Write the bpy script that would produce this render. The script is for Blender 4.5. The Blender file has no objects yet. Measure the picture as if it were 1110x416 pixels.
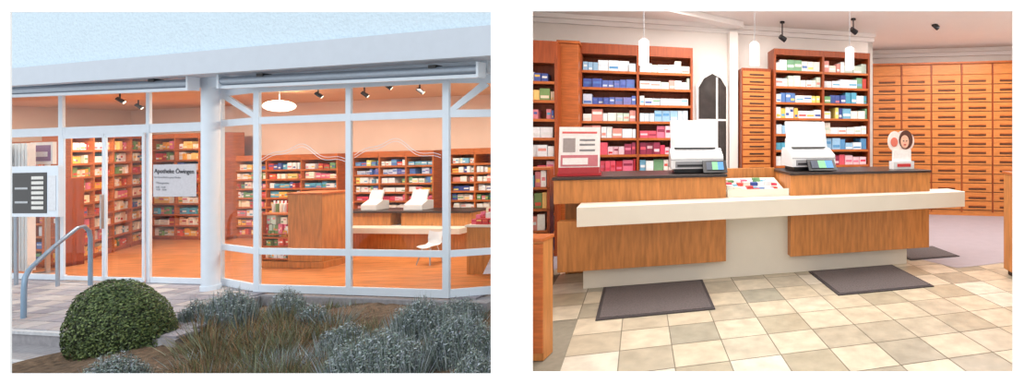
import bpy, bmesh, math, random
from mathutils import Vector, Matrix, noise
random.seed(7)
F=520.0; CX=838.0; HY=150.0; CH=1.6
scn=bpy.context.scene
try:
    scn.view_settings.view_transform='Standard'
    scn.view_settings.look='None'
except Exception as e: print(e)

# ---------------------------------------------------------------- materials
def _nt(name):
    m=bpy.data.materials.new(name); m.use_nodes=True
    nt=m.node_tree; b=nt.nodes['Principled BSDF']
    return m,nt,b
def mat(name,col,rough=.5,var=.12,scale=8,metal=0,bump=0,stretch=(1,1,1),emit=0,spec=.5):
    m,nt,b=_nt(name)
    N=nt.nodes; Lk=nt.links
    g=N.new('ShaderNodeNewGeometry'); mp=N.new('ShaderNodeMapping'); mp.inputs['Scale'].default_value=stretch
    Lk.new(g.outputs['Position'],mp.inputs['Vector'])
    nz=N.new('ShaderNodeTexNoise'); nz.inputs['Scale'].default_value=scale; nz.inputs['Detail'].default_value=4
    Lk.new(mp.outputs['Vector'],nz.inputs['Vector'])
    r=N.new('ShaderNodeValToRGB'); e=r.color_ramp.elements
    e[0].position=.3; e[1].position=.7
    e[0].color=[max(0,c*(1-var)) for c in col]+[1]; e[1].color=[min(1,c*(1+var)) for c in col]+[1]
    Lk.new(nz.outputs['Fac'],r.inputs['Fac']); Lk.new(r.outputs['Color'],b.inputs['Base Color'])
    b.inputs['Roughness'].default_value=rough; b.inputs['Metallic'].default_value=metal
    b.inputs['Specular IOR Level'].default_value=spec
    if bump:
        bp=N.new('ShaderNodeBump'); bp.inputs['Strength'].default_value=bump; bp.inputs['Distance'].default_value=.02
        Lk.new(nz.outputs['Fac'],bp.inputs['Height']); Lk.new(bp.outputs['Normal'],b.inputs['Normal'])
    if emit:
        Lk.new(r.outputs['Color'],b.inputs['Emission Color']); b.inputs['Emission Strength'].default_value=emit
    return m
def attrmat(name,rough=.5,var=.1,scale=12,bump=0):
    m,nt,b=_nt(name); N=nt.nodes; Lk=nt.links
    a=N.new('ShaderNodeAttribute'); a.attribute_name='Col'
    g=N.new('ShaderNodeNewGeometry')
    nz=N.new('ShaderNodeTexNoise'); nz.inputs['Scale'].default_value=scale; nz.inputs['Detail'].default_value=6
    Lk.new(g.outputs['Position'],nz.inputs['Vector'])
    mr=N.new('ShaderNodeMapRange'); mr.inputs['From Min'].default_value=.3; mr.inputs['From Max'].default_value=.7
    mr.inputs['To Min'].default_value=1-var; mr.inputs['To Max'].default_value=1+var
    Lk.new(nz.outputs['Fac'],mr.inputs['Value'])
    vm=N.new('ShaderNodeVectorMath'); vm.operation='SCALE'
    Lk.new(a.outputs['Color'],vm.inputs[0]); Lk.new(mr.outputs['Result'],vm.inputs['Scale'])
    Lk.new(vm.outputs['Vector'],b.inputs['Base Color']); b.inputs['Roughness'].default_value=rough
    return m
def glassmat(name):
    m=bpy.data.materials.new(name); m.use_nodes=True; nt=m.node_tree; nt.nodes.clear(); N=nt.nodes
    o=N.new('ShaderNodeOutputMaterial'); mx=N.new('ShaderNodeMixShader'); t=N.new('ShaderNodeBsdfTransparent')
    gl=N.new('ShaderNodeBsdfGlossy'); gl.inputs['Roughness'].default_value=.02
    t.inputs['Color'].default_value=(.95,.97,.97,1)
    fr=N.new('ShaderNodeFresnel'); fr.inputs['IOR'].default_value=1.3
    nt.links.new(fr.outputs[0],mx.inputs[0]); nt.links.new(t.outputs[0],mx.inputs[1]); nt.links.new(gl.outputs[0],mx.inputs[2])
    nt.links.new(mx.outputs[0],o.inputs[0]); return m
def lin(r,g,b):
    f=lambda c:((c/255+.055)/1.055)**2.4 if c>10 else c/255/12.92
    return (f(r),f(g),f(b))
M={}
M['white']=mat('white_paint',(.95,.95,.95),.7,.01)
M['plaster']=mat('warm_plaster',lin(244,238,232),.8,.02,3)
M['ceil']=mat('ceiling_paint',lin(250,247,245),.8,.01,3)
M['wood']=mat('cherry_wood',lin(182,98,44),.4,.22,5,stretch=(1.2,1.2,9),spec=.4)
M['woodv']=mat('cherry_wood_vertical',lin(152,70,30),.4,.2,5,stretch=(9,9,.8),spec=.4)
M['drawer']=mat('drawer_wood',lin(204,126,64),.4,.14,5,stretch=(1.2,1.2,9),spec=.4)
M['oak']=mat('counter_veneer',lin(192,126,68),.4,.22,4,stretch=(7,7,.9),spec=.4)
M['dark']=mat('dark_gap',(.05,.02,.01),.6,.1)
M['brass']=mat('dark_brass',lin(96,58,34),.4,.1,20,metal=.3)
M['ctop']=mat('dark_counter_top',lin(50,40,37),.3,.15,20)
M['cream']=mat('cream_laminate',lin(226,220,207),.4,.02,4)
M['goods']=attrmat('packaging',.45,.06,30)
M['tile']=attrmat('stone_tile',.28,.16,7)
M['grout']=mat('grout',lin(136,128,112),.8,.1,20)
M['mat']=mat('doormat_fibre',lin(98,90,90),.95,.2,60,bump=.4)
M['matedge']=mat('doormat_rubber',lin(66,60,62),.8,.1)
M['lino']=mat('grey_lino',lin(168,160,168),.5,.04,6)
M['plast']=mat('white_plastic',lin(228,230,232),.35,.02)
M['plastg']=mat('grey_plastic',lin(150,152,158),.4,.04)
M['black']=mat('black_plastic',(.015,.015,.018),.3,.1)
M['steel']=mat('brushed_steel',lin(190,195,200),.3,.05,30,metal=.9)
M['lamp']=mat('lamp_opal',(1,.99,.96),.4,.01,emit=.9)
M['glow']=mat('lamp_glow',(1,.93,.78),.4,.01,emit=2.0)
M['glass']=glassmat('window_glass')
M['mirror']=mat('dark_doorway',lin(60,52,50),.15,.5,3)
M['frame']=mat('white_window_frame',lin(220,231,242),.4,.02)  # white frames; bluish tint of the daylight put into the base colour
M['stucco']=mat('blue_stucco',lin(204,222,234),.95,.05,28,bump=.6)
M['fascia']=mat('fascia_paint',lin(196,205,216),.6,.02)
M['alu']=mat('aluminium',lin(160,172,186),.35,.05,20,metal=.5)
M['rail']=mat('blue_grey_rail',lin(130,155,178),.35,.05,metal=.2)
M['pave']=attrmat('paving_stone',.8,.12,25)
M['stone']=mat('stone_step',lin(148,146,150),.8,.15,18,bump=.2)
M['soil']=mat('mulch_soil',lin(104,84,66),.95,.5,22,bump=.8)
M['leaf']=attrmat('foliage',.6,.15,20)
M['parq']=mat('orange_parquet',lin(205,132,80),.3,.28,2.2,stretch=(1,7,1))
M['peach']=mat('peach_wall',lin(234,208,190),.8,.03,2)
M['peachc']=mat('peach_ceiling',lin(222,184,152),.8,.03,2)
M['ink']=mat('dark_ink',(.02,.02,.03),.6,.05)

# ---------------------------------------------------------------- frames
class Frame:
    def __init__(s,O,a,b,up=(0,0,1)):
        s.O=Vector(O); s.a=Vector(a); s.b=Vector(b); s.up=Vector(up)
    def w(s,u,d,h): return s.O+s.a*u+s.b*d+s.up*h
    def hit(s,px,d):
        rx=(px-CX)/F
        b=Vector((s.b.x,s.b.y)); O=Vector((s.O.x,s.O.y)); r=Vector((rx,1))
        t=(d+b.dot(O))/b.dot(r); a=Vector((s.a.x,s.a.y)); 
        return a.dot(r*t-O)/a.length_squared, t
    def s(s,px,d): return s.hit(px,d)[0]
    def h(s,px,py,d):
        u,t=s.hit(px,d); return CH-(py-HY)/F*t-s.O.z-u*s.a.z
    def sub(s,p0,p1):
        A=s.w(p0[0],p0[1],0); B=s.w(p1[0],p1[1],0); v=B-A; L=math.hypot(v.x,v.y)
        a=v/L
        return Frame(A,a,(-a.y,a.x,0)),L
def yawframe(O,deg,az=0):
    c,sn=math.cos(math.radians(deg)),math.sin(math.radians(deg))
    return Frame(O,(c,sn,az),(-sn,c,0))
W=Frame((0,0,0),(1,0,0),(0,1,0))
R=yawframe((-2.02,5.1,0),15.5)
L=yawframe((-10.8,7.3,-.55),-9.26,.0252)

class MB:
    def __init__(s,name,fr=W): s.name=name; s.f=fr; s.v=[]; s.fa=[]; s.mi=[]; s.co=[]; s.sm=[]; s.mats=[]
    def m(s,k):
        if k not in s.mats: s.mats.append(k)
        return s.mats.index(k)
    def poly(s,pts,k,col=(1,1,1),world=False,smooth=False):
        n=len(s.v)
        for p in pts: s.v.append(Vector(p) if world else s.f.w(*p))
        s.fa.append(list(range(n,n+len(pts)))); s.mi.append(s.m(k)); s.co.append(col); s.sm.append(smooth)
    def mesh(s,pts,faces,k,col=(1,1,1),smooth=False,world=False):
        n=len(s.v)
        for p in pts: s.v.append(Vector(p) if world else s.f.w(*p))
        for f in faces:
            s.fa.append([n+i for i in f]); s.mi.append(s.m(k)); s.co.append(col); s.sm.append(smooth)
    def box(s,a0,a1,d0,d1,h0,h1,k,col=(1,1,1)):
        P=[(x,y,z) for z in (h0,h1) for x,y in ((a0,d0),(a1,d0),(a1,d1),(a0,d1))]
        s.mesh(P,[(3,2,1,0),(4,5,6,7),(0,1,5,4),(1,2,6,5),(2,3,7,6),(3,0,4,7)],k,col)
    def prism(s,pts,d0,d1,k,col=(1,1,1)):   # pts (s,h) ccw seen from front
        n=len(pts); P=[(a,d0,h) for a,h in pts]+[(a,d1,h) for a,h in pts]
        fs=[tuple(range(n)),tuple(range(2*n-1,n-1,-1))]+[(i,i+n,(i+1)%n+n,(i+1)%n) for i in range(n)]
        s.mesh(P,fs,k,col)
    def slab(s,pts,h0,h1,k,col=(1,1,1)):   # pts (s,d)
        n=len(pts); P=[(a,d,h0) for a,d in pts]+[(a,d,h1) for a,d in pts]
        fs=[tuple(range(n-1,-1,-1)),tuple(range(n,2*n))]+[(i,(i+1)%n,(i+1)%n+n,i+n) for i in range(n)]
        s.mesh(P,fs,k,col)
    def side(s,pts,a0,a1,k,col=(1,1,1)):   # pts (d,h)
        n=len(pts); P=[(a0,d,h) for d,h in pts]+[(a1,d,h) for d,h in pts]
        fs=[tuple(range(n)),tuple(range(2*n-1,n-1,-1))]+[(i,i+n,(i+1)%n+n,(i+1)%n) for i in range(n)]
        s.mesh(P,fs,k,col)
    def cyl(s,p0,p1,r0,r1,k,n=20,col=(1,1,1),world=False):
        A=Vector(p0) if world else s.f.w(*p0); B=Vector(p1) if world else s.f.w(*p1)
        z=(B-A).normalized(); x=z.orthogonal().normalized(); y=z.cross(x)
        P=[]
        for c,r in ((A,r0),(B,r1)):
            for i in range(n):
                t=2*math.pi*i/n; P.append(c+x*r*math.cos(t)+y*r*math.sin(t))
        s.mesh(P,[(i,(i+1)%n,(i+1)%n+n,i+n) for i in range(n)],k,col,True,True)
        s.mesh(P,[tuple(range(n-1,-1,-1)),tuple(range(n,2*n))],k,col,False,True)
    def done(s,bevel=0):
        me=bpy.data.meshes.new(s.name); me.from_pydata([tuple(v) for v in s.v],[],s.fa)
        for k in s.mats: me.materials.append(M[k])
        me.polygons.foreach_set('material_index',s.mi); me.polygons.foreach_set('use_smooth',s.sm)
        ca=me.color_attributes.new('Col','FLOAT_COLOR','CORNER'); buf=[]
        for f,c in zip(s.fa,s.co): buf+= [c[0],c[1],c[2],1]*len(f)
        ca.data.foreach_set('color',buf); me.update()
        ob=bpy.data.objects.new(s.name,me); bpy.context.collection.objects.link(ob)
        if bevel:
            bm=bmesh.new(); bm.from_mesh(me); bmesh.ops.recalc_face_normals(bm,faces=bm.faces); bm.to_mesh(me); bm.free()
            md=ob.modifiers.new('bev','BEVEL'); md.width=bevel; md.segments=2; md.limit_method='ANGLE'
        return ob
def text(parent,body,fr,u,d,h,size,k,name='lettering'):
    cu=bpy.data.curves.new(name,'FONT'); cu.body=body; cu.size=size; cu.extrude=.001
    cu.materials.append(M[k]); ob=bpy.data.objects.new(name,cu); bpy.context.collection.objects.link(ob)
    ob.location=fr.w(u,d,h); ob.rotation_euler=(math.pi/2,0,math.atan2(fr.a.y,fr.a.x))
    if parent: ob.parent=parent
    return ob

# ---------------------------------------------------------------- goods / shelves
WARM=[lin(*c) for c in [(240,235,228),(235,225,215),(225,90,60),(240,170,60),(245,200,120),(250,240,220),(200,60,60),(120,150,90),(230,120,150),(240,240,240),(245,215,190),(245,235,200)]]
COOL=[lin(*c) for c in [(238,240,244),(225,232,240),(90,130,190),(240,240,240),(60,80,150),(120,180,210),(230,235,235),(215,80,70),(240,220,120),(120,170,130),(244,240,232)]]
BLUE=[lin(*c) for c in [(70,90,170),(90,110,180),(120,120,180),(80,120,190),(200,210,230)]]
LBLUE=[lin(*c) for c in [(150,190,220),(210,225,235),(90,150,200),(235,240,245)]]
WHITE=[lin(*c) for c in [(240,240,240),(230,234,238),(235,228,215),(200,215,200),(225,150,140),(240,240,235)]]
PINK=[lin(*c) for c in [(215,60,90),(230,120,150),(200,40,60),(240,200,210),(225,90,110),(150,50,80)]]
MIX=[lin(*c) for c in [(240,240,240),(230,232,236),(236,226,210),(90,170,200),(200,70,60),(110,160,110),(240,190,90),(70,90,160),(220,130,140),(240,240,240)]]
def fill(mb,s0,s1,d0,d1,h,hmax,pal,wr=(.06,.16),cov=.96):
    x=s0
    while x<s1-.03:
        w=random.uniform(*wr); w=min(w,s1-x)
        c=random.choice(pal); hh=hmax*random.uniform(.55,.98); n=random.choice((1,1,2,3))
        for _ in range(n):
            if x+w>s1+.001: break
            if random.random()<cov:
                dd=d0+random.uniform(.0,.05)
                mb.box(x+.003,x+w-.003,dd,d1,h,h+hh,'goods',c)
                c2=random.choice(pal)
                z0=h+hh*random.uniform(.15,.6)
                mb.poly([(x+.012,dd-.002,z0),(x+w-.012,dd-.002,z0),(x+w-.012,dd-.002,z0+hh*.22),(x+.012,dd-.002,z0+hh*.22)],'goods',c2)
            x+=w
def shelf(name,fr,s0,s1,d0,d1,h0,h1,n,bays,pals,wood='woodv',gname='medicine_packages',top=.1,wr=(.06,.16),hf=.9,back=None):
    mb=MB(name,fr); t=.035
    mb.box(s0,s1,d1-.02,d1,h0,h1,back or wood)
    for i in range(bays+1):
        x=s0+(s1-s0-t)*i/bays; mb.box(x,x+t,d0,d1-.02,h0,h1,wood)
    hs=[h0+.08+(h1-top-h0-.08)*i/n for i in range(n+1)]
    g=MB(gname,fr)
    for b in range(bays):
        x0=s0+(s1-s0-t)*b/bays+t; x1=s0+(s1-s0-t)*(b+1)/bays
        mb.box(x0,x1,d0-.004,d1-.02,h1-top,h1,wood)
        for i in range(n):
            mb.box(x0,x1,d0+.01,d1-.02,hs[i]-.028,hs[i],wood)
            mb.box(x0,x1,d0,d0+.01,hs[i]-.03,hs[i]+.008,'wood')
            pal=pals[(n-1-i)%len(pals)] if not callable(pals) else pals(b,n-1-i)
            if pal: fill(g,x0+.01,x1-.01,d0+.02,d1-.05,hs[i],(hs[1]-hs[0]-.03)*hf,pal,wr)
    mb.box(s0,s1,d0+.02,d1,h0,h0+.06,wood)
    o=mb.done(); go=g.done(); go.parent=o
    return o

# ================================================================ thin white passe-partout added in front, openings cut for both views
YW=2.5
def wx(px): return (px-CX)/F*YW
def wz(py): return CH-(py-HY)/F*YW
w=MB('passe_partout')
t0,t1=YW,YW+.006
def wb(x0,x1,y0,y1): w.box(wx(x0),wx(x1),t0,t1,wz(y1),wz(y0),'white')
wb(-260,11,-60,560); wb(532,577,-60,560); wb(1098,1500,-260,560)
wb(11,532,-60,13); wb(11,532,405,560); wb(577,1098,-260,12); wb(577,1098,403,560); wb(532,577,-260,-60)
w.done()
K=-(CX-555)/F
pt=MB('wall_partition')
p0=(K*2.52,2.52); p1=(K*13,13); e=.035
pt.mesh([(p0[0]-e,p0[1],-1),(p0[0]+e*.5,p0[1],-1),(p1[0]+e,p1[1],-1),(p1[0]-e,p1[1],-1),
         (p0[0]-e,p0[1],3.6),(p0[0]+e*.5,p0[1],3.6),(p1[0]+e,p1[1],3.6),(p1[0]-e,p1[1],3.6)],
        [(3,2,1,0),(4,5,6,7),(0,1,5,4),(1,2,6,5),(2,3,7,6),(3,0,4,7)],'plaster')
pt.done()

# ================================================================ RIGHT: shop interior
XR=6.0; YB=11.2; HC=3.55
def pX(Y): return K*Y+.06
fl=MB('floor')
fl.poly([(pX(2.52),2.52,-.004),(XR,2.52,-.004),(XR,YB,-.004),(pX(YB),YB,-.004)],'grout')
ts=.385
TA=[lin(*c) for c in [(206,195,174),(197,185,162),(212,204,188),(202,190,168)]]
TB=[lin(*c) for c in [(176,166,146),(166,158,140),(184,173,152),(160,155,138),(172,162,140),(190,180,160)]]
for i in range(-9,22):
    for j in range(-9,16):
        u0=i*ts+.05; v0=j*ts-.12
        c=R.w(u0+ts/2,v0+ts/2,0)
        if c.y<2.9 or c.y>YB-.3 or c.x<pX(c.y)+.3 or c.x>XR-.25: continue
        col=random.choice(TA) if ((i+j)%2 or random.random()<.12) and random.random()<.9 else random.choice(TB)
        g=.004
        fl.poly([tuple(R.w(u0+g,v0+g,0)),tuple(R.w(u0+ts-g,v0+g,0)),tuple(R.w(u0+ts-g,v0+ts-g,0)),tuple(R.w(u0+g,v0+ts-g,0))],'tile',col,world=True)
fl.done()
ln=MB('floor_lino')
uA=4.15
pts=[R.w(uA,.15,.003)]
for k in range(9):
    a=k/8*math.pi/2
    pts.append(R.w(uA+.2+1.6*math.sin(a),-.35+.5*(1-math.cos(a)),.003))
pts+= [Vector((XR-.05,7.6,.003)),Vector((XR-.05,YB-.05,.003)),R.w(-1.6,3.2,.003),R.w(-1.2,.9,.003),R.w(uA,.9,.003)]
ln.mesh([tuple(p) for p in pts],[tuple(range(len(pts)))],'lino',world=True); ln.done()
cl=MB('ceiling')
cl.poly([(pX(YB),YB,HC),(XR,YB,HC),(XR,2.52,HC),(pX(2.52),2.52,HC)],'ceil'); 
cl.poly([(pX(YB),YB,HC+.1),(XR,YB,HC+.1),(XR,2.52,HC+.1),(pX(2.52),2.52,HC+.1)],'ceil'); cl.done()
wr_=MB('wall_right'); wr_.box(XR,XR+.1,2.52,YB,0,HC,'plaster'); wr_.done()
VB=2.75
wb_=MB('wall_back',R)
sR=R.s(946,VB)
wb_.box(R.s(562,VB),sR,VB,VB+.1,0,HC,'plaster')
wb_.box(sR-.1,sR,VB,VB+2.2,0,HC,'plaster')
wb_.done()
D0=Vector(((930-CX)/F*10.3,10.3,0)); D1=Vector(((1110-CX)/F*9.75,9.75,0))
dv=(D1-D0); DL=dv.length; da=dv/DL
D=Frame(D0,da,(-da.y,da.x,0))
wd=MB('wall_drawer_side',D); wd.box(-.9,DL+.8,.52,.6,0,HC,'plaster'); wd.done()
tr=MB('trim_1',R)
for k,(a,b_) in enumerate(((.0,.10),(.10,.05))): tr.box(R.s(563,VB),sR,VB-.06-.06*(1-k),VB,HC-.07*(k+1),HC-.07*k-.002,'ceil')
tr.done()
tr=MB('trim_2',D); tr.box(-.8,DL+.6,.38,.52,HC-.08,HC-.003,'ceil'); tr.box(-.8,DL+.6,.44,.52,HC-.16,HC-.08,'ceil'); tr.done()
bmf,bl=W.sub(((650-CX)/F*6.3,6.3),((806-CX)/F*8.0,8.0))
tb=MB('trim_3',bmf); tb.box(0,bl,0,.25,HC-.09,HC-.002,'ceil'); tb.done()

# drawer wall
dr=MB('apothecary_drawer_cabinet',D)
dr.box(-.3,DL+.5,.02,.5,0,3.15,'drawer')
colw=.605; x=-.3; rows=15
hT=2.9
while x<DL+.45:
    x1=min(x+colw,DL+.5)
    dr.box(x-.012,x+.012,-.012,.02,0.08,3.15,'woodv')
    dr.box(x+.02,x1-.02,.0,.02,hT+.03,3.12,'drawer')
    for r in range(rows):
        h0=.12+(hT-.12)*r/rows; h1=.12+(hT-.12)*(r+1)/rows
        dr.box(x+.018,x1-.018,-.004,.02,h0+.012,h1-.004,'drawer')
        dr.box(x+.015,x1-.015,.012,.021,h0-.004,h0+.012,'dark')
        m_=(x+x1)/2
        dr.box(m_-.17,m_+.17,-.022,-.002,h0+.085,h0+.105,'wood')
        dr.box(m_-.17,m_+.17,-.012,-.003,h0+.05,h0+.085,'brass')
    x+=colw
dr.box(-.3,DL+.5,-.03,.5,3.15,3.19,'wood'); dr.done()

# back shelves
VS=2.2
def palL(b,i):
    A=[LBLUE,BLUE,BLUE,WHITE,WHITE,PINK,PINK,WHITE]; B=[WHITE,WHITE,COOL,LBLUE,PINK,PINK,COOL,MIX]
    return (A if b==0 else B)[i%8] if i<11 else MIX
s0=R.s(628,VS); s1=R.s(751,VS)
shelf('medicine_shelf',R,s0,s1,VS,VS+.4,0,R.h(690,49,VS),11,2,palL,wood='woodv',top=.16)
s0=R.s(839,VS); s1=R.s(943,VS)
def palR(b,i):
    A=[COOL,WHITE,COOL,MIX,LBLUE,MIX,WHITE]; B=[WHITE,COOL,MIX,COOL,WHITE,LBLUE,PINK]
    return (A if b==0 else B)[i%7]
shelf('medicine_shelf',R,s0,s1,VS,VS+.4,0,R.h(890,55,VS),11,2,palR,wood='woodv',top=.1)
pl=MB('wood_pilaster',R); a0=R.s(605,1.95); a1=R.s(627,1.95)
pl.box(a0,a1,1.95,2.6,0,R.h(616,47,1.95),'wood'); pl.box(a0-.02,a1+.02,1.93,2.6,R.h(616,47,1.95),R.h(616,47,1.95)+.04,'wood'); pl.done(.004)
shelf('medicine_shelf',R,R.s(566,1.55),R.s(604,1.6),1.6,1.93,0,R.h(590,44,1.6),10,1,[MIX,WARM,MIX,COOL,WHITE,PINK],wood='woodv',top=.3)
n0=R.s(804,2.3); n1=R.s(836,2.3); hN=R.h(820,74,2.3)
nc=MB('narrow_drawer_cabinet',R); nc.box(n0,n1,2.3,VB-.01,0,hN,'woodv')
for r in range(22):
    h0=.1+(hN-.15)*r/22; h1=.1+(hN-.15)*(r+1)/22
    nc.box(n0+.02,n1-.02,2.285,2.3,h0+.02,h1,'drawer'); nc.box(n0+.13,n1-.13,2.275,2.286,h0+.05,h0+.07,'dark')
nc.done()
dw=MB('door_1',R)
q=lambda px,py,v=VB-.02:(R.s(px,v),R.h(px,py,v))
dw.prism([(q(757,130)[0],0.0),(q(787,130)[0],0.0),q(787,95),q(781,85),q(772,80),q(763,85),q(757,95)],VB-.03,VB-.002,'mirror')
o=[(q(754,130)[0],0.0),(q(757,130)[0],0.0),q(757,95),q(763,85),q(772,80),q(781,85),q(787,95),(q(787,130)[0],0.0),(q(789,130)[0],0.0),q(789,93),q(783,82),q(772,76),q(761,82),q(754,93)]
for i in range(6):
    dw.prism([o[1+i],o[2+i],o[12-i],o[13-i]],VB-.05,VB-.002,'ceil')
dw.box(q(776,100)[0],q(778,100)[0],VB-.04,VB-.03,0,q(776,84)[1],'ceil')
dw.box(q(757,100)[0],q(787,100)[0],VB-.04,VB-.03,q(770,131)[1],q(770,129)[1],'ceil')
dw.done()
co=MB('wall_passage',R); c0=R.s(791,2.5); c1=R.s(800,2.5); co.box(c0,c1,2.5,VB-.001,0,HC-.15,'plaster'); co.done()

# ------------------------------------------------ counter
ct=MB('pharmacy_counter',R)
vP=-.12; HT=1.20
uL0=R.s(600,vP); uL1=R.s(787,vP); uR0=R.s(857,vP); uR1=R.s(1008,vP)
ct.box(R.s(632,0),R.s(983,0),0,.7,0,.93,'cream')
for (a,b_) in ((uL0,uL1),(uR0,uR1)):
    ct.box(a,b_,vP,vP+.04,.925,HT-.03,'oak')
    ct.box(a,b_,.66,.70,.0,HT-.03,'oak')
    ct.box(a,a+.03,vP+.04,.66,.93,HT-.03,'oak'); ct.box(b_-.03,b_,vP+.04,.66,.93,HT-.03,'oak')
    ct.box(a-.012,b_+.012,vP-.02,.74,HT-.03,HT,'ctop')
ll0=R.s(604,vP)
ct.box(ll0,uL1,vP,-.002,.22,.745,'oak'); ct.box(uR0,uR1-.01,vP,-.002,.22,.745,'oak')
sl0=R.s(625,-.48); sl1=R.s(1046,-.28)
ct.slab([(sl0,-.48),(sl1,-.28),(sl1+.02,.1),(sl0,.1)],.742,.932,'cream')
ct.box(uL1,uR0,.56,.60,.93,HT+.02,'oak')
ct.done(.004)
ty=MB('product_tray',R)
ty.box(uL1+.02,uR0-.02,-.10,.5,.933,.96,'cream'); ty.box(uL1+.02,uR0-.02,-.12,-.10,.933,1.02,'cream')
ty.side([(-.09,.96),(.5,.96),(.5,1.1)],uL1+.03,uR0-.03,'cream')
for rr in range(4):
    x=uL1+.04
    while x<uR0-.1:
        ww=random.uniform(.06,.1); d=-.07+rr*.13; hh=.965+rr*.03
        ty.box(x,x+ww-.008,d,d+.1,hh,hh+random.uniform(.02,.06),'goods',random.choice(PINK[:3]+MIX+WHITE+COOL)); x+=ww
ty.done()

def printer(px0,px1):
    mb=MB('receipt_printer',R); a=R.s(px0,.15); b_=R.s(px1,.15); h=HT+.003
    mb.box(a+.04,b_-.04,.14,.52,h,h+.05,'black')
    mb.side([(.08,h+.05),(.55,h+.05),(.55,h+.26),(.30,h+.28),(.10,h+.19)],a,b_-.03,'plast')
    mb.box(a+.05,b_-.09,.074,.085,h+.065,h+.135,'plastg'); mb.box(a+.07,b_-.11,.07,.075,h+.075,h+.1,'black')
    mb.side([(.28,h+.24),(.31,h+.22),(.44,h+.60),(.42,h+.615),(.39,h+.61)],a+.01,b_-.06,'plast')
    mb.side([(.275,h+.27),(.283,h+.26),(.38,h+.565),(.375,h+.57)],a+.06,b_-.11,'plast')
    mb.box(a+.05,b_-.1,.25,.28,h+.275,h+.29,'black')
    mb.box(a+.02,a+.06,.3,.45,h+.25,h+.40,'plast'); mb.box(b_-.11,b_-.07,.3,.45,h+.25,h+.40,'plast')
    mb.box(a-.0,b_-.03,.078,.083,h+.15,h+.16,'plastg')
    mb.done(.006)
printer(727,786); printer(857,906)
def term(px0,px1):
    mb=MB('card_terminal',R); a=R.s(px0,-.02); b_=R.s(px1,-.02); h=HT+.003
    mb.box(a+.05,b_-.05,.0,.08,h,h+.03,'black')
    mb.side([(-.07,h+.012),(-.05,h+.002),(.06,h+.13),(.045,h+.145)],a,b_,'black')
    for k,cx_ in enumerate([lin(50,60,80),lin(110,180,130),lin(60,130,190)]):
        x0=a+.04+(b_-a-.08)*k/3; x1=a+.04+(b_-a-.08)*(k+1)/3
        mb.mesh([(x0,-.054,h+.044),(x1,-.054,h+.044),(x1,.018,h+.128),(x0,.018,h+.128)],[(0,1,2,3)],'goods',cx_)
    mb.done(.003)
term(762,788); term(876,906)
ad=MB('advertising_display',R); a=R.s(604,0); b_=R.s(651,0); h=HT+.003; v=.0
ad.box(a,b_,v,v+.12,h,h+.03,'goods',lin(190,40,50))
ad.side([(v,h+.03),(v+.02,h+.03),(v+.1,h+.52),(v+.08,h+.52)],a+.01,b_-.01,'goods',lin(226,222,222))
def adq(x0,x1,z0,z1,c,off=.003):
    f=lambda z:v+.08*(z-.03)/.49-off
    ad.mesh([(x0,f(z0),h+z0),(x1,f(z0),h+z0),(x1,f(z1),h+z1),(x0,f(z1),h+z1)],[(0,1,2,3)],'goods',c)
wA=b_-a
adq(a+.01,b_-.01,.03,.09,lin(170,40,50)); adq(a+.03,b_-.03,.1,.22,lin(190,110,120)); adq(a+.05,a+wA*.7,.12,.19,lin(230,225,225),.006); adq(a+.05,a+wA*.4,.25,.4,lin(150,140,140)); adq(a+wA*.5,b_-.06,.26,.28,lin(120,120,125)); adq(a+wA*.5,b_-.06,.32,.34,lin(120,120,125)); adq(a+wA*.5,b_-.06,.37,.39,lin(120,120,125)); adq(a+.04,b_-.04,.45,.47,lin(205,90,90))
ad.done()
lf=MB('leaflet_holder',R); a=R.s(968,.1); b_=R.s(990,.1); h=HT+.003
lf.box(a,b_,.08,.2,h,h+.1,'plast'); lf.box(a+.02,b_-.02,.12,.16,h+.1,h+.25,'goods',lin(240,238,236))
lf.box(a+.05,b_-.05,.075,.079,h+.03,h+.07,'goods',lin(210,60,60))
cxm=(a+b_)/2
def disc(cx,cz,rx,rz,d0,d1,k,c,n=20): lf.prism([(cx+rx*math.cos(2*math.pi*i/n),cz+rz*math.sin(2*math.pi*i/n)) for i in range(n)],d0,d1,k,c)
disc(cxm-.1,h+.36,.1,.13,.14,.15,'goods',lin(240,228,222)); disc(cxm+.04,h+.36,.15,.14,.142,.152,'goods',lin(238,214,205))
disc(cxm+.06,h+.38,.1,.125,.132,.139,'goods',lin(90,50,38)); disc(cxm+.04,h+.355,.06,.085,.126,.131,'goods',lin(235,185,160))
disc(cxm+.02,h+.365,.009,.008,.122,.125,'ink',(1,1,1),8); disc(cxm+.065,h+.365,.009,.008,.122,.125,'ink',(1,1,1),8); disc(cxm+.04,h+.315,.02,.009,.122,.125,'goods',lin(200,70,70),8)
disc(cxm-.11,h+.35,.05,.06,.132,.139,'goods',lin(225,120,100))
lf.done()
def G(px,py,z=0): Y=(CH-z)*F/(py-HY); return Vector(((px-CX)/F*Y,Y,z))
def doormat(u0,u1,v0,v1):
    mb=MB('doormat',R); mb.box(u0,u1,v0,v1,.001,.012,'matedge'); mb.box(u0+.03,u1-.03,v0+.03,v1-.03,.012,.018,'mat'); mb.done()
def lc(p): 
    d=p-R.O; return d.dot(R.a),d.dot(R.b)
a=lc(G(648,347)); b_=lc(G(778,336)); c=lc(G(652,313)); doormat((a[0]+c[0])/2,b_[0]-.02,(a[1]+b_[1])/2,-.03)
a=lc(G(915,321)); b_=lc(G(1011,310)); doormat(a[0]-.05,b_[0],(a[1]+b_[1])/2,-.03)
doormat(4.0,4.75,.12,.75)

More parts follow.
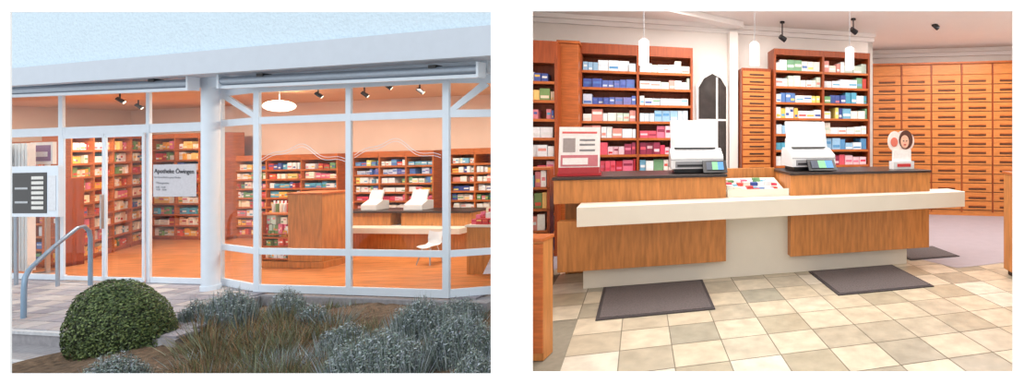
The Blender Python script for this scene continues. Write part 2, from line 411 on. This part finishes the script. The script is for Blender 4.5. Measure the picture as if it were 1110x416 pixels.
def pend(px,y0,y1,Y,r):
    mb=MB('pendant_lamp'); X=(px-CX)/F*Y; z1=CH-(y0-HY)/F*Y; z0=CH-(y1-HY)/F*Y
    mb.cyl((X,Y,z1),(X,Y,HC),.004,.004,'plastg',8); mb.cyl((X,Y,z0),(X,Y,z1-.02),r,r,'lamp',24); mb.cyl((X,Y,z1-.02),(X,Y,z1+.01),r,r*.5,'plastg',24)
    mb.cyl((X,Y,HC-.03),(X,Y,HC-.002),.06,.06,'plast',20)
    mb.done()
pend(698,43,71,5.7,.057); pend(818,46,71,6.2,.06); pend(921,51,75,6.6,.06)
def spot(px,py,Y,cz,name='ceiling_spotlight',k='black'):
    mb=MB(name); X=(px-CX)/F*Y; z=CH-(py-HY)/F*Y
    mb.cyl((X,Y,z),(X,Y,cz-.002),.01,.01,k,8); mb.cyl((X-.04,Y-.02,z+.02),(X+.05,Y+.03,z-.03),.04,.045,k,16); mb.cyl((X,Y,cz-.03),(X,Y,cz-.002),.04,.04,k,16)
    mb.done()
spot(1014,28,8.2,HC); spot(848,41,8.0,HC); spot(925,33,7.8,HC)

gd=MB('wooden_display_plinth')
X1=(589-CX)/F*3.45
gd.box(X1-.16,X1,3.45,3.6,.0,.86,'oak'); gd.box(X1-.16,X1,3.435,3.45,.06,.84,'wood'); gd.box(X1-.16,X1+.008,3.43,3.61,.86,.885,'wood'); gd.done(.003)
rk=MB('display_rack',R); a=R.s(567,.35); b_=R.s(596,.35)
rk.box(a,a+.03,.35,.6,0,1.25,'woodv'); rk.box(b_-.03,b_,.35,.6,0,1.25,'woodv'); rk.box(a,b_,.58,.6,0,1.25,'woodv')
g=MB('display_packages',R)
for i in range(5):
    h=.1+i*.24; rk.box(a,b_,.35,.6,h-.025,h,'wood'); fill(g,a+.04,b_-.04,.37,.57,h,.2,[WARM,MIX,WHITE][i%3],(.05,.1))
rk.box(a,b_,.34,.6,1.25,1.275,'wood')
o=rk.done(); g.done().parent=o
rc=MB('wooden_side_cabinet'); X0=(1088-CX)/F*5.7
rc.box(X0,X0+.9,5.0,5.7,.06,1.18,'oak'); rc.box(X0+.03,X0+.87,5.04,5.66,0,.06,'dark'); rc.box(X0-.01,X0+.92,4.98,5.72,1.18,1.21,'wood')
rc.box(X0+.43,X0+.44,4.995,5.0,.1,1.15,'dark'); rc.done(.004)

def area(name,loc,sx,sy,e,col,rot=(0,0,0)):
    l=bpy.data.lights.new(name,'AREA'); l.shape='RECTANGLE'; l.size=sx; l.size_y=sy; l.energy=e; l.color=col
    o=bpy.data.objects.new(name,l); o.location=loc; o.rotation_euler=rot; bpy.context.collection.objects.link(o); return o
WC=(1,.965,.925)
area('room_fill_light',(.4,4.2,3.5),2.5,1.5,58,WC)  # area lights added under the ceiling to brighten the room, no real fixtures
area('room_fill_light',(-1.2,5.6,3.5),1.6,1.0,54,WC)
area('room_fill_light',(2.2,6.2,3.5),2.0,1.0,74,WC)
area('room_fill_light',(3.6,8.4,3.5),1.8,1.2,105,WC)
area('room_fill_light',(-.6,6.7,3.5),2.0,.5,66,WC)

# ================================================================ LEFT: shop front
s_l=-5.2
def Ls(px,d=0): return L.s(px,d)
HTR=2.89
pv=MB('floor_pavement',L)
pR0=Ls(282,-.3); pR1=Ls(190,-1.62); sP=-3.4
def pE(d): return pR1+(pR0-pR1)*(d+1.62)/1.32
pv.slab([(sP,-1.62),(pR1,-1.62),(pR0,-.3),(sP,-.3)],-.2,-.03,'stone')
pv.box(sP,Ls(548,-.3)-.25,-.3,0.1,-.2,-.03,'stone')
PC=[lin(*c) for c in [(162,157,162),(148,144,152),(176,170,170),(140,136,143),(170,162,162)]]
r=0; d=-1.6
while d<-.02:
    x=sP+(.15 if r%2 else 0)
    xe=pE(d) if d<-.3 else Ls(540,-.3)-.3
    while x<xe-.3:
        pv.box(x+.006,x+.294,d+.006,d+.194,-.03,-.005,'pave',random.choice(PC)); x+=.3
    d+=.2; r+=1
pv.done()
st=MB('stone_steps',L)
sE=Ls(78,-1.7)
st.box(sP,sE,-1.95,-1.62,-.5,-.17,'stone'); st.box(sP,sE,-2.27,-1.95,-.6,-.32,'stone'); st.box(sP,sE,-4,-2.27,-.8,-.47,'stone')
for (d0,h0) in ((-1.64,-.02),(-1.97,-.17),(-2.29,-.32)): st.box(sP,sE+.02,d0,d0+.05,h0-.03,h0+.004,'pave',lin(190,192,196))
st.box(sE,sE+.1,-3.6,-1.7,-.8,-.14,'stone')
st.done()
bd=MB('planting_bed',L)
st_=.12; 
ss=sE+.1
def sh(s,d): return -.12+.07*noise.noise(Vector((s*1.5,d*1.5,0)))+.03*noise.noise(Vector((s*6,d*6,3)))
s=ss
while s<Ls(548,0)+3:
    d=-4.2
    while d<-.31:
        c=L.w(s+st_/2,d+st_/2,0)
        ok=c.y>2.7 and c.x<K*c.y-.16 and not (d>-1.74 and s+st_<pE(d+st_)-.02)
        if ok:
            bd.mesh([(s,d,sh(s,d)),(s+st_,d,sh(s+st_,d)),(s+st_,d+st_,sh(s+st_,d+st_)),(s,d+st_,sh(s,d+st_))],[(0,1,2,3)],'soil',smooth=True)
        d+=st_
    s+=st_
bd.done()
DB=3.4
def Lr(d): return Ls(550,d)-.02
sh_=MB('floor_shop',L)
sh_.mesh([(s_l,.02,0),(Lr(.02),.02,0),(Lr(DB),DB,0),(s_l,DB,0)],[(0,1,2,3)],'parq')
sh_.done()
c2=MB('ceiling_shop',L); c2.mesh([(s_l,.12,2.95),(Lr(.12),.12,2.95),(Lr(DB),DB,2.95),(s_l,DB,2.95)],[(3,2,1,0)],'peachc')
c2.mesh([(s_l,.12,3.05),(Lr(.12),.12,3.05),(Lr(DB),DB,3.05),(s_l,DB,3.05)],[(0,1,2,3)],'peachc'); c2.done()
w2=MB('wall_shop_back',L); w2.box(s_l,Lr(DB),DB,DB+.1,0,3.05,'peach'); w2.done()
w3=MB('wall_shop_left',L); w3.box(s_l-.1,s_l,.0,DB+.1,0,3.05,'peach'); w3.done()
up=MB('wall_upper_stucco',L)
dF=-.62; sRt=Ls(546,dF)
f0=L.h(11,74,dF); f1=L.h(532,27,dF)
up.mesh([(s_l,dF+.08,2.9),(sRt,dF+.08,2.9),(sRt,dF+.08,5.2),(s_l,dF+.08,5.2)],[(0,1,2,3)],'stucco')
up.box(s_l,sRt,dF+.08,.12,5.1,5.2,'stucco')
up.done()
fs=MB('trim_fascia',L)
b0=L.h(11,93,dF); b1=L.h(532,60,dF); sa=Ls(11,dF); sb=Ls(532,dF)
def ext(h0,h1,s): return h0+(h1-h0)*(s-sa)/(sb-sa)
pts=[(s_l,ext(b0,b1,s_l)),(sRt,ext(b0,b1,sRt)),(sRt,ext(f0,f1,sRt)),(s_l,ext(f0,f1,s_l))]
fs.prism(pts,dF,dF+.1,'fascia')
fs.mesh([(s_l,dF+.05,pts[0][1]+.005),(sRt,dF+.05,pts[1][1]+.005),(sRt-.15,.1,2.93),(s_l,.1,2.93)],[(0,1,2,3)],'fascia')
fs.done()
def tube(pa,ya,pb,yb,d=-.42):
    mb=MB('roller_awning',L)
    A=(Ls(pa,d),d,L.h(pa,ya,d)); B=(Ls(pb,d),d,L.h(pb,yb,d))
    mb.cyl(A,B,.055,.055,'alu',20)
    mb.mesh([(A[0],d-.03,A[2]-.1),(B[0],d-.03,B[2]-.1),(B[0],d-.03,B[2]-.06),(A[0],d-.03,A[2]-.06),(A[0],d+.02,A[2]-.1),(B[0],d+.02,B[2]-.1),(B[0],d+.02,B[2]-.06),(A[0],d+.02,A[2]-.06)],
        [(0,1,2,3),(7,6,5,4),(0,4,5,1),(3,2,6,7),(0,3,7,4),(1,5,6,2)],'frame')
    for f in (.2,.85) if pb<300 else (.17,.84):
        s=A[0]+(B[0]-A[0])*f; h=A[2]+(B[2]-A[2])*f
        mb.box(s-.05,s+.05,d-.05,d+.05,h+.03,h+.07,'black')
    mb.box(A[0]-.03,A[0],d-.06,d+.06,A[2]-.1,A[2]+.08,'frame'); mb.box(B[0],B[0]+.03,d-.06,d+.06,B[2]-.1,B[2]+.08,'frame')
    mb.done()
tube(-30,100,208,90); tube(243,88,520,75)
cm=MB('round_column',L); cs=Ls(228.5,-.2); cm.cyl((cs,-.2,-.03),(cs,-.2,3.0),.09,.09,'frame',40); cm.cyl((cs,-.2,-.03),(cs,-.2,.06),.10,.10,'frame',40); cm.done()

def window(name,fr,x0,x1,d,mull,rails,h0=0,h1=HTR,t=.016,glass=True,extra=None):
    mb=MB(name,fr)
    for m_ in mull: mb.box(m_[0]-m_[1]/2,m_[0]+m_[1]/2,d-t,d+t,h0,h1,'frame')
    for r in rails: mb.box(x0,x1,d-t*.8,d+t*.8,r[0],r[1],'frame')
    if glass: mb.mesh([(x0,d,h0),(x1,d,h0),(x1,d,h1),(x0,d,h1)],[(0,1,2,3)],'glass')
    if extra: extra(mb)
    return mb.done()
tl=L.h(70,147,0); th=L.h(70,138,0); lt=L.h(70,103,0)
w1=window('window_1',L,s_l,Ls(72)-.005,0,[(Ls(8),.07),(Ls(67),.08)],[(0,.08),(tl,th),(lt,HTR)])
def leaf(mb):
    for a,b_ in ((Ls(75),Ls(118)),(Ls(120.5),Ls(161))):
        for x in (a,b_): mb.box(x-.014,x+.014,-.06,-.04,.03,tl,'frame')
        mb.box(a,b_,-.06,-.04,.02,.08,'frame'); mb.box(a,b_,-.06,-.04,tl-.05,tl,'frame')
    mb.box(Ls(121.5),Ls(123),-.12,-.09,.8,1.3,'steel')
d1=window('door_2',L,Ls(72),Ls(164)-.005,0,[(Ls(161.5),.06)],[(tl,th),(lt,HTR)],extra=leaf)
w3=window('window_3',L,Ls(164),Ls(236),0,[(Ls(240),.06)],[(0,.08),(tl,th),(lt,HTR)])
dBy=-.24
bL=(Ls(243,0),-.02); bA=(Ls(279,dBy),dBy); bB=(Ls(484,dBy),dBy); bC=(Ls(547,.0)-.02,.0)
bt=L.h(380,123,dBy); bt0=L.h(380,131,dBy); bl0=L.h(380,277,dBy); bl1=L.h(380,270,dBy)
htop=L.h(380,91,dBy)
f1_,l1_=L.sub(bL,bA)
def diagA(mb):  # white diagonal bar across the upper pane
    mb.prism([(0.0,htop-.06),(.06,htop),(l1_,bt+.04),(l1_-.05,bt-.02)],-.015,.015,'frame')
rl=[(0,.1),(bl0,bl1),(bt0,bt),(htop-.05,htop+.1)]
window('window_4',f1_,0,l1_,0,[(0,.05)],rl,h1=htop+.05,extra=diagA)
def arcs(mb):
    for (pa,pb,yt,yb_) in ((284,374,158,172),(384,478,152,168)):
        for off in (0,3):
            prev=None
            for i in range(25):
                t=i/24; px=pa+(pb-pa)*t; py=off+yb_-(yb_-yt)*math.sin(math.pi*min(1,t*1.15))**1.5-2.5*math.sin(5*math.pi*t)
                p=(Ls(px,dBy-.02),dBy-.02,L.h(px,py,dBy-.02))
                if prev: mb.cyl(prev,p,.0035,.0035,'frame',6)
                prev=p
window('window_5',L,bA[0],bB[0],dBy,[(bA[0],.09),(Ls(378.5,dBy),.075),(bB[0],.09)],rl,h1=htop+.05,extra=arcs)
f2_,l2_=L.sub(bB,bC)
def diagB(mb): mb.prism([(0.02,bt),(.08,bt-.03),(l2_*.75,htop-.08),(l2_*.75-.07,htop-.02)],-.015,.015,'frame')  # diagonal bar in the right-hand pane
window('window_6',f2_,0,l2_,0,[(l2_*.97,.07)],rl,h1=htop+.05,extra=diagB)
bh=MB('trim_bay_head',L)
bh.prism([(bL[0],htop+.05),(bC[0],htop+.05),(bC[0],3.0),(bL[0],3.0)],dBy-.03,.1,'frame'); bh.done()

sg=MB('window_lettering_panel',L); a=Ls(166.5,-.03); b_=Ls(213,-.03); z0=L.h(190,213,-.03); z1=L.h(190,178,-.03)
sg.box(a,b_,-.035,-.03,z0,z1,'goods',lin(200,198,204)); so=sg.done()
text(so,'Apotheke Öwingen',L,a+.03,-.04,z1-.12,.092,'ink'); text(so,'Ihre Gesundheit in guten Händen',L,a+.03,-.04,z1-.19,.036,'plastg')
text(so,'Öffnungszeiten',L,a+.06,-.04,z0+.19,.04,'plastg'); text(so,'8.00 - 12.30\n14.30 - 18.30',L,a+.06,-.04,z0+.13,.036,'plastg')
nb=MB('notice_board_case',L); dN=-.35; a=Ls(11,dN); b_=Ls(63,dN); z0=L.h(37,235,dN); z1=L.h(37,180,dN)
nb.box(a,b_,dN,dN+.06,z0,z1,'frame'); nb.box(Ls(14,dN),Ls(51,dN),dN-.006,dN,L.h(37,231,dN),L.h(37,187,dN),'black')
for i in range(7):
    z=L.h(40,191+i*5.4,dN); nb.box(Ls(35,dN),Ls(48,dN),dN-.01,dN-.006,z-.045,z,'goods',lin(225,225,220))
for zz in (203,218): nb.box(Ls(17,dN),Ls(31,dN),dN-.01,dN-.006,L.h(25,zz,dN)-.03,L.h(25,zz,dN),'goods',lin(180,185,190))
nb.box(Ls(53,dN),Ls(61,dN),dN-.008,dN,L.h(57,228,dN),L.h(57,190,dN),'goods',lin(222,226,232))
for px in (15,60): nb.cyl((Ls(px,dN+.06),dN+.08,-.03),(Ls(px,dN+.06),dN+.08,z0+.05),.02,.02,'alu',12)
nb.done(.005)
mo=MB('info_screen',L); d_=.25; a=Ls(33,d_); b_=Ls(57,d_); z0=L.h(45,178,d_); z1=L.h(45,154,d_)
mo.box(a,b_,d_,d_+.04,z0,z1,'plast'); mo.box(a+.04,b_-.04,d_-.004,d_,z0+.05,z1-.05,'goods',lin(130,90,140)); mo.box(a+.1,b_-.1,d_-.006,d_-.004,z0+.12,z0+.2,'goods',lin(230,230,240))
mo.box((a+b_)/2-.02,(a+b_)/2+.02,d_+.04,d_+.08,0.02,z1,'steel'); mo.box((a+b_)/2-.15,(a+b_)/2+.15,d_-.05,d_+.15,0.001,.02,'steel'); mo.done()
rd=MB('radiator',L); a=Ls(8,.08); b_=Ls(34,.08)
for i in range(7):
    x=a+(b_-a)*i/7; rd.box(x,x+(b_-a)/7-.02,.05,.13,.1,2.1,'plast')
rd.box(a,b_,.07,.11,.14,.2,'plast'); rd.box(a+.05,a+.09,.07,.11,0.001,.1,'plast'); rd.box(b_-.09,b_-.05,.07,.11,0.001,.1,'plast'); rd.done()
shelf('leaflet_rack',L,Ls(34,.6),Ls(66,.6),.6,.85,0.001,1.5,6,1,[COOL,BLUE,MIX],wood='woodv',gname='leaflets',wr=(.08,.14))
shelf('cosmetics_shelf',L,Ls(-10,1.6),Ls(70,1.6)-.05,1.6,1.9,0.001,2.2,8,3,[MIX,WARM,COOL],wood='wood',gname='cosmetics_packages',top=.1)

fA,lA=L.sub((Ls(77,.75),.75),(Ls(161,2.6),2.6))
shelf('cosmetics_shelf',fA,0,lA,0,.3,0.001,2.3,9,4,[WARM,MIX,WARM,WARM,WARM,MIX],wood='wood',gname='cosmetics_packages',wr=(.07,.13),top=.08)
hB=L.h(190,145,2.8)
shelf('cosmetics_shelf',L,Ls(163,2.8),Ls(243,2.8),2.8,3.15,0.001,hB,9,3,[WARM,WARM,MIX,WARM],wood='wood',gname='cosmetics_packages',top=.1)
hB=L.h(420,165,3.0)
shelf('medicine_shelf',L,Ls(251,3.0),Ls(366,3.0),3.0,3.35,0.001,hB,8,3,[MIX,WARM,MIX],wood='wood',gname='medicine_packages',top=.12)
shelf('medicine_shelf',L,Ls(382,3.0),Ls(470,3.0),3.0,3.35,0.001,hB+.02,9,3,[COOL,BLUE,COOL,MIX,PINK,WHITE],wood='wood',gname='medicine_packages',top=.12)
shelf('medicine_shelf',L,Ls(486,3.0),Ls(546,3.0)-.05,3.0,3.35,0.001,hB+.04,9,2,[COOL,MIX,WHITE],wood='wood',gname='medicine_packages',top=.12)
dG=.9; a=Ls(283,dG); m_=Ls(312,dG); b_=Ls(349,dG); hG=L.h(320,211,dG)
go=MB('wooden_gondola',L)
go.box(m_,b_,dG,dG+.4,.1,hG,'oak'); go.box(a-.03,b_+.05,dG-.03,dG+.43,0.001,.1,'oak')
go.box(a,m_,dG+.3,dG+.4,.1,hG-.3,'wood'); go.box(a,m_,dG,dG+.3,hG*.42-.03,hG*.42,'wood'); go.box(a,a+.03,dG,dG+.4,.1,hG-.3,'wood'); go.box(a,m_,dG,dG+.3,hG-.33,hG-.3,'wood')
go.box(m_-.01,b_+.02,dG-.015,dG+.42,hG,hG+.03,'wood')
for i in range(3): go.box(a,m_,dG,dG+.3,.12+i*.2,.14+i*.2,'wood')
g=MB('bottle_display',L)
for hh in (.14,.34,.54,hG*.42,hG*.42+.2): 
    fill(g,a+.03,m_-.02,dG+.02,dG+.25,hh,.16,WHITE+WARM,(.04,.08))
x=a+.05
while x<m_-.03:
    hh=hG-.3; g.cyl((x,dG+.15,hh),(x,dG+.15,hh+.14),.03,.03,'goods',10,random.choice(WARM)); g.cyl((x,dG+.15,hh+.14),(x,dG+.15,hh+.19),.012,.012,'goods',8,(.9,.9,.9)); x+=.075
o=go.done(.004); g.done().parent=o
dC=2.0; a=Ls(361,dC); b_=Ls(508,dC)
ic=MB('sales_counter',L); hc=L.h(430,231,dC); hm=L.h(430,245,dC); hm2=L.h(430,251,dC)
ic.box(a,b_,dC,dC+.5,.001,hm2,'oak'); ic.box(a-.1,b_,dC-.2,dC+.3,hm2,hm,'cream'); ic.box(a+.1,Ls(420,dC),dC+.05,dC+.5,hm,hc,'oak'); ic.box(Ls(432,dC),b_,dC+.05,dC+.5,hm,hc,'oak')
ic.box(a+.08,b_+.02,dC+.02,dC+.52,hc,hc+.03,'ctop'); ic.done(.004)
for pa,pb in ((394,411),(440,460)):
    mb=MB('receipt_printer',L); x0=Ls(pa,dC+.2); x1=Ls(pb,dC+.2); h=hc+.032
    mb.side([(dC+.15,h),(dC+.4,h),(dC+.4,h+.16),(dC+.28,h+.18),(dC+.15,h+.1)],x0,x1,'plast'); mb.side([(dC+.27,h+.16),(dC+.3,h+.16),(dC+.36,h+.36),(dC+.33,h+.36)],x0+.02,x1-.04,'plast'); mb.done(.005)
ds=MB('display_stand',L)
dC2=.75; x0=Ls(506,dC2); x1=Ls(546,dC2)-.16; h2=L.h(520,246,dC2)
ds.box(x0,x1,dC2,dC2+.35,.001,h2,'oak'); ds.box(x0-.02,x1+.01,dC2-.02,dC2+.37,h2,h2+.03,'cream')
for i in range(3): fill(ds,x0+.02,x1-.02,dC2+.03+.1*i,dC2+.11+.1*i,h2+.03,.12+.05*i,PINK+WARM,(.05,.1))
ds.done()
def chair(px,d,k):
    mb=MB('shell_chair',L); s0=Ls(px,d); w_=.21*k
    n=8
    prof=[(-.2,.43),(-.1,.44),(.08,.43),(.16,.47),(.2,.58),(.22,.7),(.24,.78)]
    prof=[(a*k,b*k) for a,b in prof]
    for i in range(len(prof)-1):
        (d0,h0),(d1_,h1)=prof[i],prof[i+1]
        for j in range(n):
            t0_=-1+2*j/n; t1_=-1+2*(j+1)/n; c0=.05*k*t0_**2; c1=.05*k*t1_**2
            mb.mesh([(s0+w_*t0_,d+d0-c0*(h0>.5*k),h0+c0),(s0+w_*t1_,d+d0-c1*(h0>.5*k),h0+c1),(s0+w_*t1_,d+d1_-c1*(h1>.5*k),h1+c1),(s0+w_*t0_,d+d1_-c0*(h1>.5*k),h1+c0)],[(0,1,2,3)],'plast',smooth=True)
    for sx,sy in ((-1,-1),(1,-1),(1,1),(-1,1)): mb.cyl((s0+sx*.12*k,d+sy*.1*k,.43*k),(s0+sx*.2*k,d+sy*.2*k,.001),.01,.01,'steel',8)
    mb.done()
chair(466,1.3,.62)
rg=MB('oval_hanging_lamp',L); dr_=1.5; cs=Ls(303,dr_); hR=L.h(303,115,dr_)
n=24; P_=[];F_=[]
for i in range(9):
    ph=-math.pi/2+math.pi*i/8
    for j in range(n): P_.append((cs+.24*math.cos(ph)*math.cos(2*math.pi*j/n),dr_+.2*math.cos(ph)*math.sin(2*math.pi*j/n),hR+.10*math.sin(ph)))
for i in range(8):
    for j in range(n): F_.append((i*n+j,i*n+(j+1)%n,(i+1)*n+(j+1)%n,(i+1)*n+j))
rg.mesh(P_,F_,'glow',smooth=True); rg.cyl((cs,dr_,hR+.09),(cs,dr_,2.95),.006,.006,'plastg',8); rg.done()
for px,d in ((420,.8),(395,1.6),(345,1.4),(130,.9),(150,1.8),(455,1.5)):
    mb=MB('ceiling_spotlight',L); s=Ls(px,d); mb.cyl((s,d,2.95),(s,d,2.85),.01,.01,'black',8); mb.cyl((s-.03,d-.02,2.86),(s+.04,d+.03,2.79),.03,.035,'black',14); mb.cyl((s+.04,d+.03,2.79),(s+.042,d+.032,2.788),.028,.028,'glow',14); mb.done()
OC=(1,.88,.73)
yaw=math.atan2(L.a.y,L.a.x)
for s,e in ((Ls(40,1.2),48),(Ls(140,1.2),85),(Ls(320,1.6),82),(Ls(460,1.8),75)):
    p=L.w(s,1.3,2.86); area('shop_fill_light',tuple(p),1.4,.4,e,OC,(0,0,yaw))  # warm fill added to brighten the shop, not a real fixture

cu=bpy.data.curves.new('handrail','CURVE'); cu.dimensions='3D'; cu.bevel_depth=.022; cu.bevel_resolution=4
PP=lambda px,py,Y:Vector(((px-CX)/F*Y,Y,CH-(py-HY)/F*Y))
pts=[PP(98,309,6.85),PP(98,275,6.85),PP(98,258,6.85),PP(96.5,250,6.82),PP(91,245,6.75),PP(84,247,6.6),PP(60,266,6.2),PP(40,284,5.85),PP(31,293,5.7),PP(27,301,5.63),PP(26,312,5.6),PP(25.5,345,5.6),PP(25,418,5.6)]
sp=cu.splines.new('POLY'); sp.points.add(len(pts)-1)
for q_,p in zip(sp.points,pts): q_.co=(*p,1)
cu.materials.append(M['rail']); ho=bpy.data.objects.new('handrail',cu); bpy.context.collection.objects.link(ho)

# ---------------- plants
def blades(mb,c,n,h,rx,ry,cols,wd=.010,lean=.5,base=.55):
    for _ in range(n):
        a=random.uniform(0,2*math.pi); r=math.sqrt(random.random())
        bx=c.x+rx*r*base*math.cos(a); by=c.y+ry*r*base*math.sin(a); bz=c.z-.03
        a2=a+random.uniform(-.6,.6); ln_=h*random.uniform(.5,1.1)*(1-.3*r); l=lean*r*random.uniform(.5,1.2)
        dx,dy=math.cos(a2)*l*rx,math.sin(a2)*l*ry
        t=random.uniform(0,math.pi); wx_,wy_=math.cos(t)*wd/2,math.sin(t)*wd/2
        col=random.choice(cols); k=random.uniform(.6,1.25); col=tuple(q*k for q in col)
        p1=(bx+dx*.4,by+dy*.4,bz+ln_*.55); p2=(bx+dx,by+dy,bz+ln_)
        if bx+dx>K*(by+dy)-.1: continue
        mb.mesh([(bx-wx_,by-wy_,bz),(bx+wx_,by+wy_,bz),(p1[0]+wx_,p1[1]+wy_,p1[2]),(p1[0]-wx_,p1[1]-wy_,p1[2]),p2],[(0,1,2,3),(3,2,4)],'leaf',col)
def leaves(mb,c,n,rx,ry,rz,cols,size=.03,shell=.25,zmin=-.9,tilt=0,ar=.3):
    for _ in range(n):
        while True:
            v=Vector((random.gauss(0,1),random.gauss(0,1),random.gauss(0,1))).normalized()
            if v.z>zmin: break
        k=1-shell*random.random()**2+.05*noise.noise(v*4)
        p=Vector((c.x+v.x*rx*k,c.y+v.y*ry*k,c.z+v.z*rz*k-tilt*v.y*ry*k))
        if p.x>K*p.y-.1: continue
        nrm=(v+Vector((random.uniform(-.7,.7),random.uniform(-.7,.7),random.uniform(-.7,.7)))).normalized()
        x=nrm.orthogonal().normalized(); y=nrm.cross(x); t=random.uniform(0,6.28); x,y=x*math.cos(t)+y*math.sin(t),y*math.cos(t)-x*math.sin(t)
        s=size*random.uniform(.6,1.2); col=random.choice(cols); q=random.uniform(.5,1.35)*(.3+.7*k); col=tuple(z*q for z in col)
        mb.mesh([tuple(p-x*s*.5),tuple(p+y*s*ar),tuple(p+x*s*.5),tuple(p-y*s*ar)],[(0,1,2,3)],'leaf',col)
def ico(mb,c,rx,ry,rz,col,tilt=0):
    bm=bmesh.new(); bmesh.ops.create_icosphere(bm,subdivisions=3,radius=1)
    vs=[(c.x+v.co.x*rx,c.y+v.co.y*ry,c.z+v.co.z*rz-tilt*v.co.y*ry) for v in bm.verts]; fc=[tuple(v.index for v in f.verts) for f in bm.faces]; bm.free()
    mb.mesh(vs,fc,'leaf',col,True)
GR=[lin(*c) for c in [(82,102,52),(66,88,46),(102,118,66),(54,72,40),(112,128,78)]]
LV=[lin(*c) for c in [(156,170,170),(130,150,146),(178,190,194),(112,132,118),(162,172,186),(140,150,140)]]
BR=[lin(*c) for c in [(138,106,78),(166,134,98),(120,110,76),(124,128,86),(96,82,62),(178,148,114)]]
OL=[lin(*c) for c in [(114,126,90),(138,142,108),(102,110,82),(144,134,104),(152,160,138)]]
c=PP(133,366,5.0); bx=MB('boxwood_ball')
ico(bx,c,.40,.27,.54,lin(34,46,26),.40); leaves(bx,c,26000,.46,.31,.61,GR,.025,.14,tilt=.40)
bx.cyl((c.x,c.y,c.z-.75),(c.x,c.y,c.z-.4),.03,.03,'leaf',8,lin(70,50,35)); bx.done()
def gnd(px,py): return G(px,py,-.62)
def lav(px,pb,py,n,wpx):
    mb=MB('lavender_bush'); p=gnd(px,pb); h=(pb-py)/F*p.y*1.12; r=wpx/2/F*p.y*.75
    for k in range(14):
        a=2*math.pi*k/8; rr=.7 if k<8 else .3
        if k>=8: a=2*math.pi*k/5
        cc=p+Vector((math.cos(a)*r*rr,math.sin(a)*r*rr*.6,0)) if k<13 else p
        hk=h*(1-.3*rr)*random.uniform(.88,1.08)
        blades(mb,cc,n//20,hk*1.02,r*.55,r*.45,LV,.009,.8)
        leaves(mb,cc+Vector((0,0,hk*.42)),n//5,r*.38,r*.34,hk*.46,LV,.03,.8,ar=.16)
    mb.done()
lav(408,435,352,6500,125); lav(498,410,330,5200,85); lav(458,378,316,4200,80); lav(125,436,377,2200,75); lav(250,362,307,2800,60); lav(372,388,346,1800,60); lav(312,352,306,1600,40); lav(515,440,372,2400,60); lav(500,358,318,1800,60); lav(215,362,318,1800,45); lav(338,360,325,1300,40)
gr=MB('ornamental_grasses')
for k in range(150):
    px=random.uniform(200,400); pb=random.uniform(354,465); p=gnd(px,pb)
    blades(gr,p,110,random.uniform(.22,.45),.2,.16,random.choice([BR,BR,OL,OL,LV]),.007,1.2)
for k in range(60):
    px=random.uniform(275,528); pb=random.uniform(340,380); p=gnd(px,pb)
    blades(gr,p,90,random.uniform(.15,.3),.2,.13,random.choice([BR,OL,OL,LV]),.008,.9)
for k in range(50):
    px=random.uniform(395,528); pb=random.uniform(385,460); p=gnd(px,pb)
    blades(gr,p,90,random.uniform(.15,.3),.2,.15,random.choice([BR,BR,OL]),.007,.9)
gr.done()

wd_=bpy.data.worlds.new('overcast'); scn.world=wd_; wd_.use_nodes=True
bg=wd_.node_tree.nodes['Background']; bg.inputs[0].default_value=(.95,.98,1,1); bg.inputs[1].default_value=1.0
sl=bpy.data.lights.new('soft_sun','SUN'); sl.energy=1.4; sl.angle=math.radians(50); sl.color=(.9,.95,1)
so_=bpy.data.objects.new('soft_sun',sl); so_.rotation_euler=(math.radians(42),0,math.radians(10)); bpy.context.collection.objects.link(so_)
cam=bpy.data.cameras.new('camera'); co_=bpy.data.objects.new('camera',cam); bpy.context.collection.objects.link(co_)
co_.location=(0,0,CH); co_.rotation_euler=(math.pi/2,0,0)
cam.sensor_width=36; cam.lens=36*F/1110; cam.shift_x=-(CX-555)/1110; cam.shift_y=(HY-208)/1110
cam.clip_start=.05
scn.camera=co_
